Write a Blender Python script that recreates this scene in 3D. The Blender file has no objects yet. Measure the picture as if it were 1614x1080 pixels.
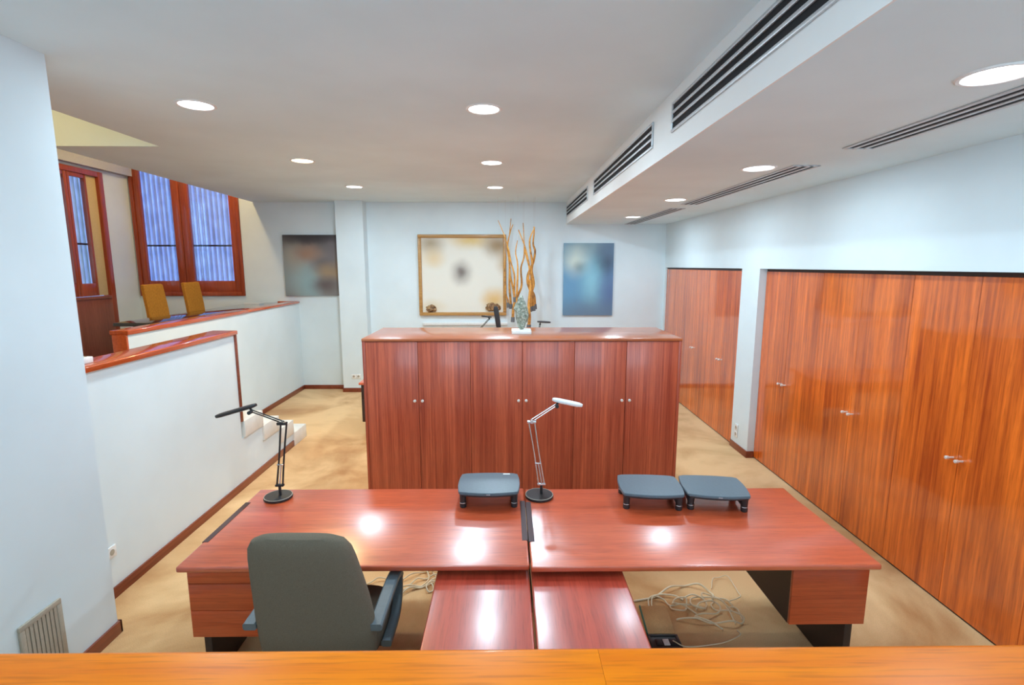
import bpy, bmesh, math, random
from mathutils import Vector, Matrix, noise

random.seed(7)
S = bpy.context.scene
C = S.collection

# ------------------------------------------------------------------ camera, world, exposure
cam_data = bpy.data.cameras.new('camera')
cam_data.sensor_width = 36.0
cam_data.lens = 800.0 * 36.0 / 1614.0
cam_data.clip_start = 0.02
cam = bpy.data.objects.new('camera', cam_data)
C.objects.link(cam)
cam.location = (0, 0, 2.24)
cam.rotation_euler = (math.radians(90 - 8.671), 0, -0.01112)
S.camera = cam

world = bpy.data.worlds.new('daylight')
S.world = world
world.use_nodes = True
wnt = world.node_tree
bgn = wnt.nodes['Background']
# blue daylight ahead and left, whiter daylight added behind the viewer as fill
wtc = wnt.nodes.new('ShaderNodeTexCoord')
wsx = wnt.nodes.new('ShaderNodeSeparateXYZ')
wnt.links.new(wtc.outputs['Generated'], wsx.inputs[0])
wmr = wnt.nodes.new('ShaderNodeMapRange')
wmr.inputs['From Min'].default_value = -0.2
wmr.inputs['From Max'].default_value = 0.2
wnt.links.new(wsx.outputs['Y'], wmr.inputs['Value'])
wmx = wnt.nodes.new('ShaderNodeMix')
wmx.data_type = 'RGBA'
wmx.inputs[6].default_value = (3.4, 5.4, 6.8, 1)
wmx.inputs[7].default_value = (2.8, 4.6, 11.5, 1)
wnt.links.new(wmr.outputs[0], wmx.inputs[0])
wnt.links.new(wmx.outputs[2], bgn.inputs[0])
bgn.inputs[1].default_value = 1.0

S.view_settings.view_transform = 'Standard'
S.view_settings.look = 'None'
S.view_settings.gamma = 1.0
S.view_settings.use_curve_mapping = False
S.view_settings.exposure = 0.0

LAMP_W = 30.0            # watts of each ceiling downlight
COOL = (0.71, 0.94, 1.10)
NEUTRAL = (1.0, 0.98, 0.95)
WARM = (1.0, 0.68, 0.30)

# ------------------------------------------------------------------ colour and material helpers
def lin(r, g, b):
    def f(c):
        c /= 255.0
        return c / 12.92 if c <= 0.04045 else ((c + 0.055) / 1.055) ** 2.4
    return (f(r), f(g), f(b), 1.0)


def new_mat(name):
    m = bpy.data.materials.new(name)
    m.use_nodes = True
    nt = m.node_tree
    return m, nt, nt.nodes['Principled BSDF']


def setp(p, **kw):
    names = dict(rough='Roughness', metal='Metallic', coat='Coat Weight', coatr='Coat Roughness', spec='Specular IOR Level',
                 color='Base Color', sheen='Sheen Weight', trans='Transmission Weight')
    for k, v in kw.items():
        p.inputs[names[k]].default_value = v


def N(nt, t, **kw):
    n = nt.nodes.new(t)
    for k, v in kw.items():
        setattr(n, k, v)
    return n


def bump(nt, p, src, strength, dist=0.002):
    b = N(nt, 'ShaderNodeBump')
    b.inputs['Strength'].default_value = strength
    b.inputs['Distance'].default_value = dist
    nt.links.new(src, b.inputs['Height'])
    nt.links.new(b.outputs[0], p.inputs['Normal'])


def plain(name, col, rough=0.5, metal=0.0, tex=0.0, scale=60, coat=0.0, spec=0.5):
    m, nt, p = new_mat(name)
    setp(p, color=col, rough=rough, metal=metal, coat=coat, spec=spec)
    tc = N(nt, 'ShaderNodeTexCoord')
    no = N(nt, 'ShaderNodeTexNoise')
    no.inputs['Scale'].default_value = scale
    no.inputs['Detail'].default_value = 4
    nt.links.new(tc.outputs['Object'], no.inputs['Vector'])
    mx = N(nt, 'ShaderNodeMix', data_type='RGBA', blend_type='MULTIPLY')
    mx.inputs[0].default_value = 1.0
    mx.inputs[6].default_value = col
    rp = N(nt, 'ShaderNodeValToRGB')
    a = 1.0 - 0.10 - tex
    rp.color_ramp.elements[0].color = (a, a, a, 1)
    rp.color_ramp.elements[1].color = (1, 1, 1, 1)
    rp.color_ramp.elements[0].position = 0.3
    rp.color_ramp.elements[1].position = 0.7
    nt.links.new(no.outputs[0], rp.inputs[0])
    nt.links.new(rp.outputs[0], mx.inputs[7])
    nt.links.new(mx.outputs[2], p.inputs['Base Color'])
    if tex:
        bump(nt, p, no.outputs[0], tex)
    return m


def wood(name, light, dark, axis='Z', rough=0.25, coat=0.5, coatr=0.08, band=5.0, fine=60.0, contrast=1.0, coat_ior=1.5, spec=0.4):
    """Straight grained veneer: broad bands, pores and a fine fleck, all stretched along the axis."""
    m, nt, p = new_mat(name)
    setp(p, rough=rough, coat=coat, coatr=coatr, spec=spec)
    p.inputs['Coat IOR'].default_value = coat_ior
    tc = N(nt, 'ShaderNodeTexCoord')
    oi = N(nt, 'ShaderNodeObjectInfo')
    ml = N(nt, 'ShaderNodeMath', operation='MULTIPLY')
    ml.inputs[1].default_value = 37.0
    nt.links.new(oi.outputs['Random'], ml.inputs[0])
    ad = N(nt, 'ShaderNodeVectorMath', operation='ADD')
    nt.links.new(tc.outputs['Object'], ad.inputs[0])
    nt.links.new(ml.outputs[0], ad.inputs[1])

    def layer(scale, along, detail, dist=0.0):
        mp = N(nt, 'ShaderNodeMapping')
        v = [scale] * 3
        v['XYZ'.index(axis)] = along
        mp.inputs['Scale'].default_value = v
        nt.links.new(ad.outputs[0], mp.inputs['Vector'])
        no = N(nt, 'ShaderNodeTexNoise')
        no.inputs['Scale'].default_value = 1.0
        no.inputs['Detail'].default_value = detail
        no.inputs['Distortion'].default_value = dist
        nt.links.new(mp.outputs[0], no.inputs['Vector'])
        return no
    n1 = layer(band, 0.35, 5, 0.4)
    n2 = layer(fine, 1.2, 3)
    n3 = layer(fine * 4, 8.0, 2)
    rp = N(nt, 'ShaderNodeValToRGB')
    rp.color_ramp.elements[0].position = 0.5 - 0.22 / contrast
    rp.color_ramp.elements[1].position = 0.5 + 0.22 / contrast
    rp.color_ramp.elements[0].color = dark
    rp.color_ramp.elements[1].color = light
    a = N(nt, 'ShaderNodeMath', operation='MULTIPLY_ADD')
    nt.links.new(n2.outputs[0], a.inputs[0])
    a.inputs[1].default_value = 0.55
    b = N(nt, 'ShaderNodeMath', operation='MULTIPLY')
    nt.links.new(n1.outputs[0], b.inputs[0])
    b.inputs[1].default_value = 0.45
    nt.links.new(b.outputs[0], a.inputs[2])
    nt.links.new(a.outputs[0], rp.inputs[0])
    r3 = N(nt, 'ShaderNodeValToRGB')
    r3.color_ramp.elements[0].position = 0.32
    r3.color_ramp.elements[1].position = 0.5
    r3.color_ramp.elements[0].color = (0.80, 0.76, 0.74, 1)
    r3.color_ramp.elements[1].color = (1, 1, 1, 1)
    nt.links.new(n3.outputs[0], r3.inputs[0])
    mx = N(nt, 'ShaderNodeMix', data_type='RGBA', blend_type='MULTIPLY')
    mx.inputs[0].default_value = 1.0
    nt.links.new(rp.outputs[0], mx.inputs[6])
    nt.links.new(r3.outputs[0], mx.inputs[7])
    nt.links.new(mx.outputs[2], p.inputs['Base Color'])
    return m


def carpet(name):
    m, nt, p = new_mat(name)
    setp(p, rough=0.95, spec=0.1, sheen=0.2)
    tc = N(nt, 'ShaderNodeTexCoord')
    big = N(nt, 'ShaderNodeTexNoise')
    big.inputs['Scale'].default_value = 0.9
    big.inputs['Detail'].default_value = 6
    big.inputs['Roughness'].default_value = 0.55
    big.inputs['Distortion'].default_value = 0.45
    nt.links.new(tc.outputs['Object'], big.inputs['Vector'])
    rp = N(nt, 'ShaderNodeValToRGB')
    rp.color_ramp.elements[0].position = 0.36
    rp.color_ramp.elements[0].color = lin(192, 138, 84)
    rp.color_ramp.elements[1].position = 0.56
    rp.color_ramp.elements[1].color = lin(240, 198, 144)
    nt.links.new(big.outputs[0], rp.inputs[0])
    fi = N(nt, 'ShaderNodeTexNoise')
    fi.inputs['Scale'].default_value = 220
    fi.inputs['Detail'].default_value = 3
    nt.links.new(tc.outputs['Object'], fi.inputs['Vector'])
    r2 = N(nt, 'ShaderNodeValToRGB')
    r2.color_ramp.elements[0].color = (0.78, 0.78, 0.78, 1)
    r2.color_ramp.elements[0].position = 0.3
    r2.color_ramp.elements[1].position = 0.65
    nt.links.new(fi.outputs[0], r2.inputs[0])
    mx = N(nt, 'ShaderNodeMix', data_type='RGBA', blend_type='MULTIPLY')
    mx.inputs[0].default_value = 1.0
    nt.links.new(rp.outputs[0], mx.inputs[6])
    nt.links.new(r2.outputs[0], mx.inputs[7])
    nt.links.new(mx.outputs[2], p.inputs['Base Color'])
    bump(nt, p, fi.outputs[0], 0.5, 0.004)
    return m


def canvas(name, base, blobs):
    """Soft painted patches: (x, z, radius_x, radius_z, colour, amount), metres from the middle of the picture."""
    m, nt, p = new_mat(name)
    setp(p, rough=0.75, spec=0.2)
    tc = N(nt, 'ShaderNodeTexCoord')
    wob = N(nt, 'ShaderNodeTexNoise')
    wob.inputs['Scale'].default_value = 4.0
    wob.inputs['Detail'].default_value = 3
    nt.links.new(tc.outputs['Object'], wob.inputs['Vector'])
    wv = N(nt, 'ShaderNodeVectorMath', operation='MULTIPLY_ADD')
    nt.links.new(wob.outputs[1], wv.inputs[0])
    wv.inputs[1].default_value = (0.10, 0.0, 0.10)
    nt.links.new(tc.outputs['Object'], wv.inputs[2])
    prev = None
    for (x, z, rx, rz, col, amt) in blobs:
        mp = N(nt, 'ShaderNodeMapping', vector_type='TEXTURE')
        mp.inputs['Location'].default_value = (x + 0.05, 0, z + 0.05)
        mp.inputs['Scale'].default_value = (rx, 1000.0, rz)
        nt.links.new(wv.outputs[0], mp.inputs['Vector'])
        ln = N(nt, 'ShaderNodeVectorMath', operation='LENGTH')
        nt.links.new(mp.outputs[0], ln.inputs[0])
        mr = N(nt, 'ShaderNodeMapRange', interpolation_type='SMOOTHSTEP')
        mr.inputs['From Min'].default_value = 0.0
        mr.inputs['From Max'].default_value = 1.0
        mr.inputs['To Min'].default_value = amt
        mr.inputs['To Max'].default_value = 0.0
        nt.links.new(ln.outputs['Value'], mr.inputs['Value'])
        mx = N(nt, 'ShaderNodeMix', data_type='RGBA')
        nt.links.new(mr.outputs[0], mx.inputs[0])
        if prev is None:
            mx.inputs[6].default_value = base
        else:
            nt.links.new(prev, mx.inputs[6])
        mx.inputs[7].default_value = col
        prev = mx.outputs[2]
    nt.links.new(prev, p.inputs['Base Color'])
    return m


def speckled(name, c1, c2, c3, scale):
    m, nt, p = new_mat(name)
    setp(p, rough=0.6)
    tc = N(nt, 'ShaderNodeTexCoord')
    no = N(nt, 'ShaderNodeTexNoise')
    no.inputs['Scale'].default_value = scale
    no.inputs['Detail'].default_value = 8
    no.inputs['Roughness'].default_value = 0.7
    nt.links.new(tc.outputs['Object'], no.inputs['Vector'])
    rp = N(nt, 'ShaderNodeValToRGB')
    rp.color_ramp.elements[0].position = 0.36
    rp.color_ramp.elements[0].color = c1
    rp.color_ramp.elements[1].position = 0.62
    rp.color_ramp.elements[1].color = c3
    e = rp.color_ramp.elements.new(0.5)
    e.color = c2
    nt.links.new(no.outputs[0], rp.inputs[0])
    nt.links.new(rp.outputs[0], p.inputs['Base Color'])
    bump(nt, p, no.outputs[0], 0.8, 0.01)
    return m


def glass_mat(name):
    m = bpy.data.materials.new(name)
    m.use_nodes = True
    nt = m.node_tree
    nt.nodes.clear()
    out = N(nt, 'ShaderNodeOutputMaterial')
    tr = N(nt, 'ShaderNodeBsdfTransparent')
    tr.inputs[0].default_value = (0.93, 0.96, 0.98, 1)
    gl = N(nt, 'ShaderNodeBsdfGlossy')
    gl.inputs['Roughness'].default_value = 0.02
    mx = N(nt, 'ShaderNodeMixShader')
    mx.inputs[0].default_value = 0.05
    nt.links.new(tr.outputs[0], mx.inputs[1])
    nt.links.new(gl.outputs[0], mx.inputs[2])
    nt.links.new(mx.outputs[0], out.inputs[0])
    return m


def slat_mat(name):
    m = bpy.data.materials.new(name)
    m.use_nodes = True
    nt = m.node_tree
    nt.nodes.clear()
    out = N(nt, 'ShaderNodeOutputMaterial')
    d = N(nt, 'ShaderNodeBsdfDiffuse')
    t = N(nt, 'ShaderNodeBsdfTranslucent')
    tc = N(nt, 'ShaderNodeTexCoord')
    no = N(nt, 'ShaderNodeTexNoise')
    no.inputs['Scale'].default_value = 6
    nt.links.new(tc.outputs['Object'], no.inputs['Vector'])
    rp = N(nt, 'ShaderNodeValToRGB')
    rp.color_ramp.elements[0].color = (0.42, 0.44, 0.48, 1)
    rp.color_ramp.elements[1].color = (0.70, 0.71, 0.72, 1)
    nt.links.new(no.outputs[0], rp.inputs[0])
    nt.links.new(rp.outputs[0], d.inputs[0])
    nt.links.new(rp.outputs[0], t.inputs[0])
    mx = N(nt, 'ShaderNodeMixShader')
    mx.inputs[0].default_value = 0.5
    nt.links.new(d.outputs[0], mx.inputs[1])
    nt.links.new(t.outputs[0], mx.inputs[2])
    nt.links.new(mx.outputs[0], out.inputs[0])
    return m


def emit_mat(name, col, strength):
    m, nt, p = new_mat(name)
    setp(p, color=(0.9, 0.9, 0.9, 1), rough=0.4)
    p.inputs['Emission Color'].default_value = (*col, 1)
    p.inputs['Emission Strength'].default_value = strength
    return m


M = dict(
    wall=plain('white wall paint', (0.76, 0.85, 0.88, 1), 0.7, scale=1.2),
    ceil=plain('matt ceiling paint', (0.77, 0.92, 0.965, 1), 0.9, scale=1.0, spec=0.2),
    beam=plain('bulkhead paint', (0.77, 0.92, 0.965, 1), 0.8, scale=1.0, spec=0.3),
    beamface=plain('bulkhead face paint', (0.90, 0.90, 0.88, 1), 0.8, scale=1.0, spec=0.3),
    carpet=carpet('tan carpet'),
    desk=wood('polished mahogany desk veneer', lin(222, 100, 58), lin(174, 66, 38), 'X', 0.32, 1.0, 0.23, 4, 26, 1.0, 1.75),
    returnw=wood('polished mahogany side table veneer', lin(206, 80, 56), lin(156, 50, 36), 'Y', 0.32, 1.0, 0.23, 4, 26, 1.0, 1.75),
    drawer=wood('mahogany drawer veneer', lin(214, 96, 50), lin(166, 62, 30), 'X', 0.3, 0.3, 0.15, 8, 60),
    cabinet=wood('ribbon mahogany cabinet veneer', lin(206, 100, 66), lin(146, 56, 38), 'Z', 0.35, 0.35, 0.16, 16, 70, 1.3),
    cabtop=wood('mahogany cabinet top veneer', lin(196, 112, 68), lin(152, 74, 42), 'X', 0.28, 0.5, 0.08, 6, 50),
    ward=wood('sapele wardrobe veneer', lin(252, 126, 42), lin(170, 70, 24), 'Z', 0.26, 0.8, 0.07, 5, 34, 1.45, 1.65),
    trim=wood('red brown skirting wood', lin(150, 74, 46), lin(108, 44, 26), 'Y', 0.35, 0.3, 0.12, 6, 60),
    rail=wood('polished orange brown rail wood', lin(214, 98, 42), lin(164, 62, 26), 'Y', 0.2, 0.7, 0.05, 6, 45),
    ledge=wood('polished honey rail wood', lin(248, 138, 2), lin(214, 94, 1), 'X', 0.34, 0.10, 0.04, 7, 40, 0.8, spec=0.15),
    frame=wood('brown window frame wood', lin(186, 88, 54), lin(136, 54, 32), 'Z', 0.3, 0.4, 0.1, 6, 60),
    panel=wood('dull brown panel wood', lin(158, 92, 72), lin(128, 70, 56), 'Z', 0.4, 0.2, 0.2, 4, 40),
    mezz=wood('dark mezzanine floor wood', lin(150, 100, 84), lin(118, 70, 58), 'Y', 0.3, 0.4, 0.1, 6, 40),
    black=plain('black powder coat', (0.018, 0.018, 0.02, 1), 0.45),
    dark=plain('dark brown laminate', lin(52, 36, 32), 0.5),
    slot=plain('dark plum brush strip', lin(74, 52, 54), 0.6),
    chrome=plain('brushed chrome', (0.75, 0.76, 0.78, 1), 0.25, 1.0),
    brass=plain('satin nickel knob', (0.90, 0.86, 0.80, 1), 0.4, 0.5),
    alu=plain('silver aluminium', (0.62, 0.64, 0.66, 1), 0.4, 0.6),
    greymetal=plain('greige enamelled metal', lin(176, 166, 150), 0.5),
    void=plain('black duct', (0.012, 0.012, 0.014, 1), 0.9),  # flat black that stands for the shade inside the vents
    stand=plain('blue grey plastic', lin(92, 108, 118), 0.35),
    standdark=plain('charcoal plastic', lin(48, 48, 50), 0.45),
    chairfab=plain('grey green woven fabric', lin(124, 113, 97), 0.95, tex=0.25, scale=420, spec=0.2),
    armplast=plain('grey blue armrest plastic', lin(92, 104, 110), 0.45),
    suede=plain('ochre suede', lin(196, 132, 52), 0.95, tex=0.12, scale=40, spec=0.1),
    marble=plain('white marble', lin(236, 234, 228), 0.3, tex=0.02, scale=8),
    plastic=plain('white plastic', lin(238, 238, 236), 0.35),
    stone=speckled('grey green rock', lin(96, 104, 92), lin(138, 146, 130), lin(192, 194, 180), 45),
    cable=plain('beige cable sheath', lin(236, 218, 184), 0.5),
    branch=speckled('golden willow bark', lin(120, 76, 40), lin(204, 138, 54), lin(226, 166, 80), 7),
    cuff=plain('grey lead cuff', lin(104, 104, 106), 0.5),
    thread=plain('nylon thread', lin(200, 200, 200), 0.4),
    gold=wood('pale gold frame wood', lin(200, 154, 92), lin(166, 118, 62), 'X', 0.45, 0.2, 0.2, 10, 60),
    counter=plain('black glass', (0.025, 0.022, 0.022, 1), 0.08, coat=0.5),
    glass=glass_mat('window glass'),
    slat=slat_mat('white blind slat'),
    lens_cool=emit_mat('cool lamp diffuser', (0.93, 0.98, 1.0), 7.0),
    lens_warm=emit_mat('warm lamp diffuser', (1.0, 0.86, 0.58), 6.0),
    lintel=plain('grey lintel paint', (0.55, 0.55, 0.55, 1), 0.7),
    cream=plain('cream curtain', lin(214, 190, 140), 0.9),
    green=plain('green box edge', lin(60, 110, 90), 0.5),
    relief=speckled('brown burnt relief', lin(70, 46, 28), lin(140, 100, 62), lin(200, 170, 120), 18),
)

# ------------------------------------------------------------------ mesh helpers
def smooth_path(pts, n=8, closed=False):
    P = [Vector(p) for p in pts]
    out = []
    L = len(P)
    rng = range(L) if closed else range(L - 1)
    for i in rng:
        p1, p2 = P[i], P[(i + 1) % L]
        p0 = P[(i - 1) % L] if (closed or i > 0) else p1 * 2 - p2
        p3 = P[(i + 2) % L] if (closed or i < L - 2) else p2 * 2 - p1
        for k in range(n):
            t = k / n
            out.append(0.5 * ((2 * p1) + (p2 - p0) * t + (2 * p0 - 5 * p1 + 4 * p2 - p3) * t * t + (3 * p1 - p0 - 3 * p2 + p3) * t ** 3))
    if not closed:
        out.append(P[-1])
    return out


class MB:
    def __init__(self):
        self.bm = bmesh.new()

    def box(self, x0, x1, y0, y1, z0, z1, bev=0.0, seg=2):
        r = bmesh.ops.create_cube(self.bm, size=1.0)
        vs = r['verts']
        for v in vs:
            v.co = Vector(((x0 + x1) / 2 + v.co.x * (x1 - x0), (y0 + y1) / 2 + v.co.y * (y1 - y0), (z0 + z1) / 2 + v.co.z * (z1 - z0)))
        if bev > 0:
            es = {e for v in vs for e in v.link_edges}
            bmesh.ops.bevel(self.bm, geom=list(es), offset=bev, segments=seg, profile=0.5, affect='EDGES')
        return self

    def rings(self, rings, cap=True, closed=False):
        R = [[self.bm.verts.new(p) for p in ring] for ring in rings]
        n = len(R[0])
        last = len(R) if closed else len(R) - 1
        for i in range(last):
            a, b = R[i], R[(i + 1) % len(R)]
            for k in range(n):
                self.bm.faces.new((a[k], a[(k + 1) % n], b[(k + 1) % n], b[k]))
        if cap and not closed:
            self.bm.faces.new(R[0][::-1])
            self.bm.faces.new(R[-1])
        return self

    def tube(self, pts, r0, r1=None, n=8, smooth=0, closed=False):
        P = smooth_path(pts, smooth, closed) if smooth else [Vector(p) for p in pts]
        r1 = r0 if r1 is None else r1
        rings = []
        up = None
        L = len(P)
        for i, p in enumerate(P):
            if closed:
                t = P[(i + 1) % L] - P[i - 1]
            else:
                t = P[min(i + 1, L - 1)] - P[max(i - 1, 0)]
            t.normalize()
            if up is None:
                up = t.orthogonal().normalized()
            up = (up - t * up.dot(t))
            if up.length < 1e-6:
                up = t.orthogonal()
            up.normalize()
            s = t.cross(up)
            r = r0 + (r1 - r0) * i / max(1, L - 1)
            rings.append([p + (up * math.cos(a) + s * math.sin(a)) * r for a in [2 * math.pi * k / n for k in range(n)]])
        return self.rings(rings, True, closed)

    def lathe(self, prof, cx=0, cy=0, n=32, cap=True):
        return self.rings([[Vector((cx + r * math.cos(2 * math.pi * k / n), cy + r * math.sin(2 * math.pi * k / n), z)) for k in range(n)]
                           for r, z in prof], cap)

    def prism(self, poly, z0, z1):
        return self.rings([[Vector((x, y, z)) for x, y in poly] for z in (z0, z1)])

    def build(self, name, mat, parent=None, loc=None, sharp=35):
        bmesh.ops.recalc_face_normals(self.bm, faces=self.bm.faces[:])
        me = bpy.data.meshes.new(name)
        self.bm.to_mesh(me)
        self.bm.free()
        me.materials.append(mat)
        me.polygons.foreach_set('use_smooth', [True] * len(me.polygons))
        me.set_sharp_from_angle(angle=math.radians(sharp))
        o = bpy.data.objects.new(name, me)
        C.objects.link(o)
        if parent:
            o.parent = parent
        if loc:
            o.location = loc
        return o


def tag(o, label, cat, group=None):
    o['label'] = label
    o['category'] = cat
    if group:
        o['group'] = group
    return o


def thing(name, label, cat, loc=(0, 0, 0), rz=0.0, group=None):
    o = bpy.data.objects.new(name, None)
    o.empty_display_size = 0.1
    C.objects.link(o)
    o.location = loc
    o.rotation_euler = (0, 0, rz)
    return tag(o, label, cat, group)


def struct(name, mb, mat, label=None, cat=None):
    o = mb.build(name, mat)
    o['kind'] = 'structure'
    if label:
        o['label'] = label
        o['category'] = cat
    return o


def B(*a, **k):
    return MB().box(*a, **k)


def lead(o, label):
    o['label'] = label
    return o


# ------------------------------------------------------------------ the room
CZ = 3.32          # main ceiling
SZ = 2.95          # soffit under the bulkhead
HZ = 4.60          # high ceiling over the mezzanine
BY = 9.10          # back wall
RX = 2.82          # right wall face

struct('floor', B(-6.8, 3.5, -3.2, 9.5, -0.12, 0.0), M['carpet'], 'tan carpet floor of the lower office', 'carpet')
struct('ceiling', MB().prism([(-3.19, -3.0), (1.05, -3.0), (1.05, BY), (-4.39, BY), (-4.20, 4.92), (-3.19, 4.92)], CZ, HZ), M['ceil'],
       'grey white flat ceiling over the office', 'ceiling')
struct('ceiling_upper', B(-6.8, -3.0, -3.2, 9.5, HZ, HZ + 0.1), M['ceil'], 'high ceiling above the raised area', 'ceiling')
struct('trim_bulkhead', B(1.05, 1.06, -3.0, BY, SZ, CZ), M['beamface'], 'white upright face of the bulkhead with the grilles', 'bulkhead')
struct('ceiling_soffit', B(1.06, RX + 0.4, -3.0, BY, SZ, HZ), M['beam'], 'lower white bulkhead along the right side', 'ceiling')
# back wall with the opening of the large window
wb = MB()
wb.box(-6.8, -6.47, BY, BY + 0.15, 0, HZ)
wb.box(-6.47, -4.63, BY, BY + 0.15, 0, 1.70)
wb.box(-6.47, -4.63, BY, BY + 0.15, 4.30, HZ)
wb.box(-4.63, 3.3, BY, BY + 0.15, 0, HZ)
struct('wall_back', wb, M['wall'], 'white back wall with the three paintings', 'wall')
struct('wall_back_pier', B(-2.90, -2.435, 8.86, BY, 0, CZ), M['wall'], 'white pier projecting from the back wall', 'wall')
# left wall of the mezzanine with the opening of the glazed door
wl = MB()
wl.box(-6.65, -6.5, -3.2, 6.60, 0, HZ)
wl.box(-6.65, -6.5, 8.52, BY, 0, HZ)
wl.box(-6.65, -6.5, 6.60, 8.52, 3.70, HZ)
wl.box(-6.65, -6.5, 6.60, 8.52, 0, 0.68)
struct('wall_left', wl, M['wall'], 'far left wall of the raised area', 'wall')
struct('trim_lintel', B(-6.5, -6.40, 6.4, 9.10, 3.74, 3.96), M['lintel'], 'grey lintel over the glazed door', 'trim')
struct('wall_left_pier', B(-2.87, -2.39, -3.0, 2.85, 0, CZ), M['wall'], 'near left white wall with the floor vent', 'wall')
# stair parapet, with the wall under the steps
ws = MB()
ws.prism([(-2.87, 2.85), (-2.67, 2.85), (-2.67, 4.95), (-2.87, 4.95)], 0, 1.565)
for (y0, y1, z) in [(4.95, 5.37, 0.51), (5.37, 5.74, 0.34), (5.74, 6.12, 0.17)]:
    ws.box(-2.87, -2.67, y0, y1, 0, z)
struct('wall_left_stair', ws, M['wall'], 'white parapet wall beside the steps', 'wall')
struct('wall_left_mezzanine', B(-3.83, -3.70, 4.95, BY, 0, 1.565), M['wall'], 'white half wall in front of the raised area', 'wall')
# raised floors
mf = MB()
mf.box(-6.5, -3.83, -3.0, BY, 0.56, 0.68)
mf.box(-3.83, -2.87, -3.0, 4.95, 0.56, 0.68)
struct('floor_mezzanine', mf, M['mezz'], 'brown wooden floor of the raised area', 'floor')
struct('floor_gallery', B(-2.39, 3.3, -3.0, 0.46, 0.56, 0.68), M['mezz'], 'raised floor behind the front parapet', 'floor')
wf = MB()  # opening in this unseen wall is added to let fill daylight in
wf.box(-6.8, -2.0, -3.2, -3.0, 0, HZ)
wf.box(2.7, 3.5, -3.2, -3.0, 0, HZ)
wf.box(-2.0, 2.7, -3.2, -3.0, 0, 1.0)
wf.box(-2.0, 2.7, -3.2, -3.0, 2.85, HZ)
struct('wall_front', wf, M['wall'], 'wall behind the viewer', 'wall')
pl = bpy.data.lights.new('portal', 'AREA')  # guides sky light through the added opening
pl.shape = 'RECTANGLE'
pl.size, pl.size_y = 4.7, 1.85
pl.cycles.is_portal = True
po = bpy.data.objects.new('fill_opening_portal', pl)
C.objects.link(po)
po.location = (0.35, -3.1, 1.925)
po.rotation_euler = (math.radians(90), 0, 0)
struct('wall_front_parapet', B(-2.39, 3.3, 0.46, 0.70, 0, 1.555), M['wall'], 'parapet under the honey wood rail', 'wall')
# right wall: a band above the wardrobes, a pier between them, solid ends
wr = MB()
wr.box(RX, 3.5, -3.0, BY, 2.20, SZ)
wr.box(RX, 3.5, 5.67, 6.10, 0, 2.20)
wr.box(RX, 3.5, 9.02, BY, 0, 2.20)
wr.box(RX, 3.5, -3.0, 1.52, 0, 2.20)
wr.box(3.48, 3.52, 1.52, BY, 0, 2.20)
struct('wall_right', wr, M['wall'], 'white right wall around the built in wardrobes', 'wall')

# skirting boards
def base(name, x0, x1, y0, y1, h=0.075):
    o = B(x0, x1, y0, y1, 0, h, bev=0.002).build(name, M['trim'])
    o['kind'] = 'structure'
    return o


base('baseboard_left', -2.67, -2.656, 2.87, 6.12)
bp = MB().box(-2.39, -2.375, -0.5, 2.865, 0, 0.08, bev=0.002)
bp.box(-2.66, -2.375, 2.85, 2.865, 0, 0.08, bev=0.002)
struct('baseboard_left_pier', bp, M['trim'])
base('baseboard_left_mezzanine', -3.70, -3.686, 6.50, BY)
base('baseboard_back', -3.70, -2.90, BY - 0.014, BY)
bp = MB().box(-2.90, -2.421, 8.846, 8.86, 0, 0.075, bev=0.002)
bp.box(-2.435, -2.421, 8.86, BY, 0, 0.075, bev=0.002)
bp.box(-2.914, -2.90, 8.846, BY - 0.014, 0, 0.075, bev=0.002)
struct('baseboard_back_pier', bp, M['trim'])
base('baseboard_back_long', -2.421, RX, BY - 0.014, BY)
bp = MB().box(RX - 0.014, RX, 5.656, 6.10, 0, 0.08, bev=0.002)
bp.box(RX, RX + 0.075, 5.656, 5.67, 0, 0.08, bev=0.002)
struct('baseboard_right_pier', bp, M['trim'])

# rails and caps
def nosed(x0, x1, y0=0.36, y1=0.776, z0=1.555, z1=1.60, r=0.014):
    prof = [(y0, z0), (y1 - 0.004, z0)]
    prof += [(y1 - r + r * math.cos(a), z1 - r + r * math.sin(a)) for a in [math.radians(q) for q in range(0, 91, 15)]]
    prof += [(y0 + r + r * math.cos(a), z1 - r + r * math.sin(a)) for a in [math.radians(q) for q in range(90, 181, 15)]]
    return MB().rings([[Vector((x, y, z)) for y, z in prof] for x in (x0, x1)])


rl = MB().box(-2.89, -2.645, 2.85, 4.985, 1.565, 1.605, bev=0.008, seg=3)
struct('trim_stair_rail', rl, M['rail'], 'polished brown rail on the stair parapet', 'rail')
struct('trim_stair_end', B(-2.88, -2.655, 4.95, 4.982, 0.68, 1.564, bev=0.004), M['trim'], 'brown upright trim on the end of the stair parapet', 'trim')
rl = MB().box(-3.86, -3.675, 4.93, 7.25, 1.565, 1.61, bev=0.008, seg=3)
rl.box(-3.86, -3.675, 7.25, 9.08, 1.57, 1.605, bev=0.008, seg=3)
rl.box(-4.05, -3.70, 9.03, 9.09, 1.575, 1.607, bev=0.006)
rl.box(-3.835, -3.695, 4.925, 4.95, 0.68, 1.567, bev=0.003)
struct('trim_mezzanine_rail', rl, M['rail'], 'polished brown rail on the half wall of the raised area', 'rail')
o = struct('trim_front_rail', nosed(-2.39, 0.1529), M['ledge'],
           'honey wood rail in the foreground, left of its joint', 'rail')
o = struct('trim_front_rail_right', nosed(0.1533, 2.82), M['ledge'],
           'honey wood rail in the foreground, right of its joint', 'rail')
struct('trim_trunking', B(-1.50, 0.02, 9.06, 9.10, 1.175, 1.222, bev=0.004), M['plastic'], 'white trunking under the gold framed picture', 'trim')

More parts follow.
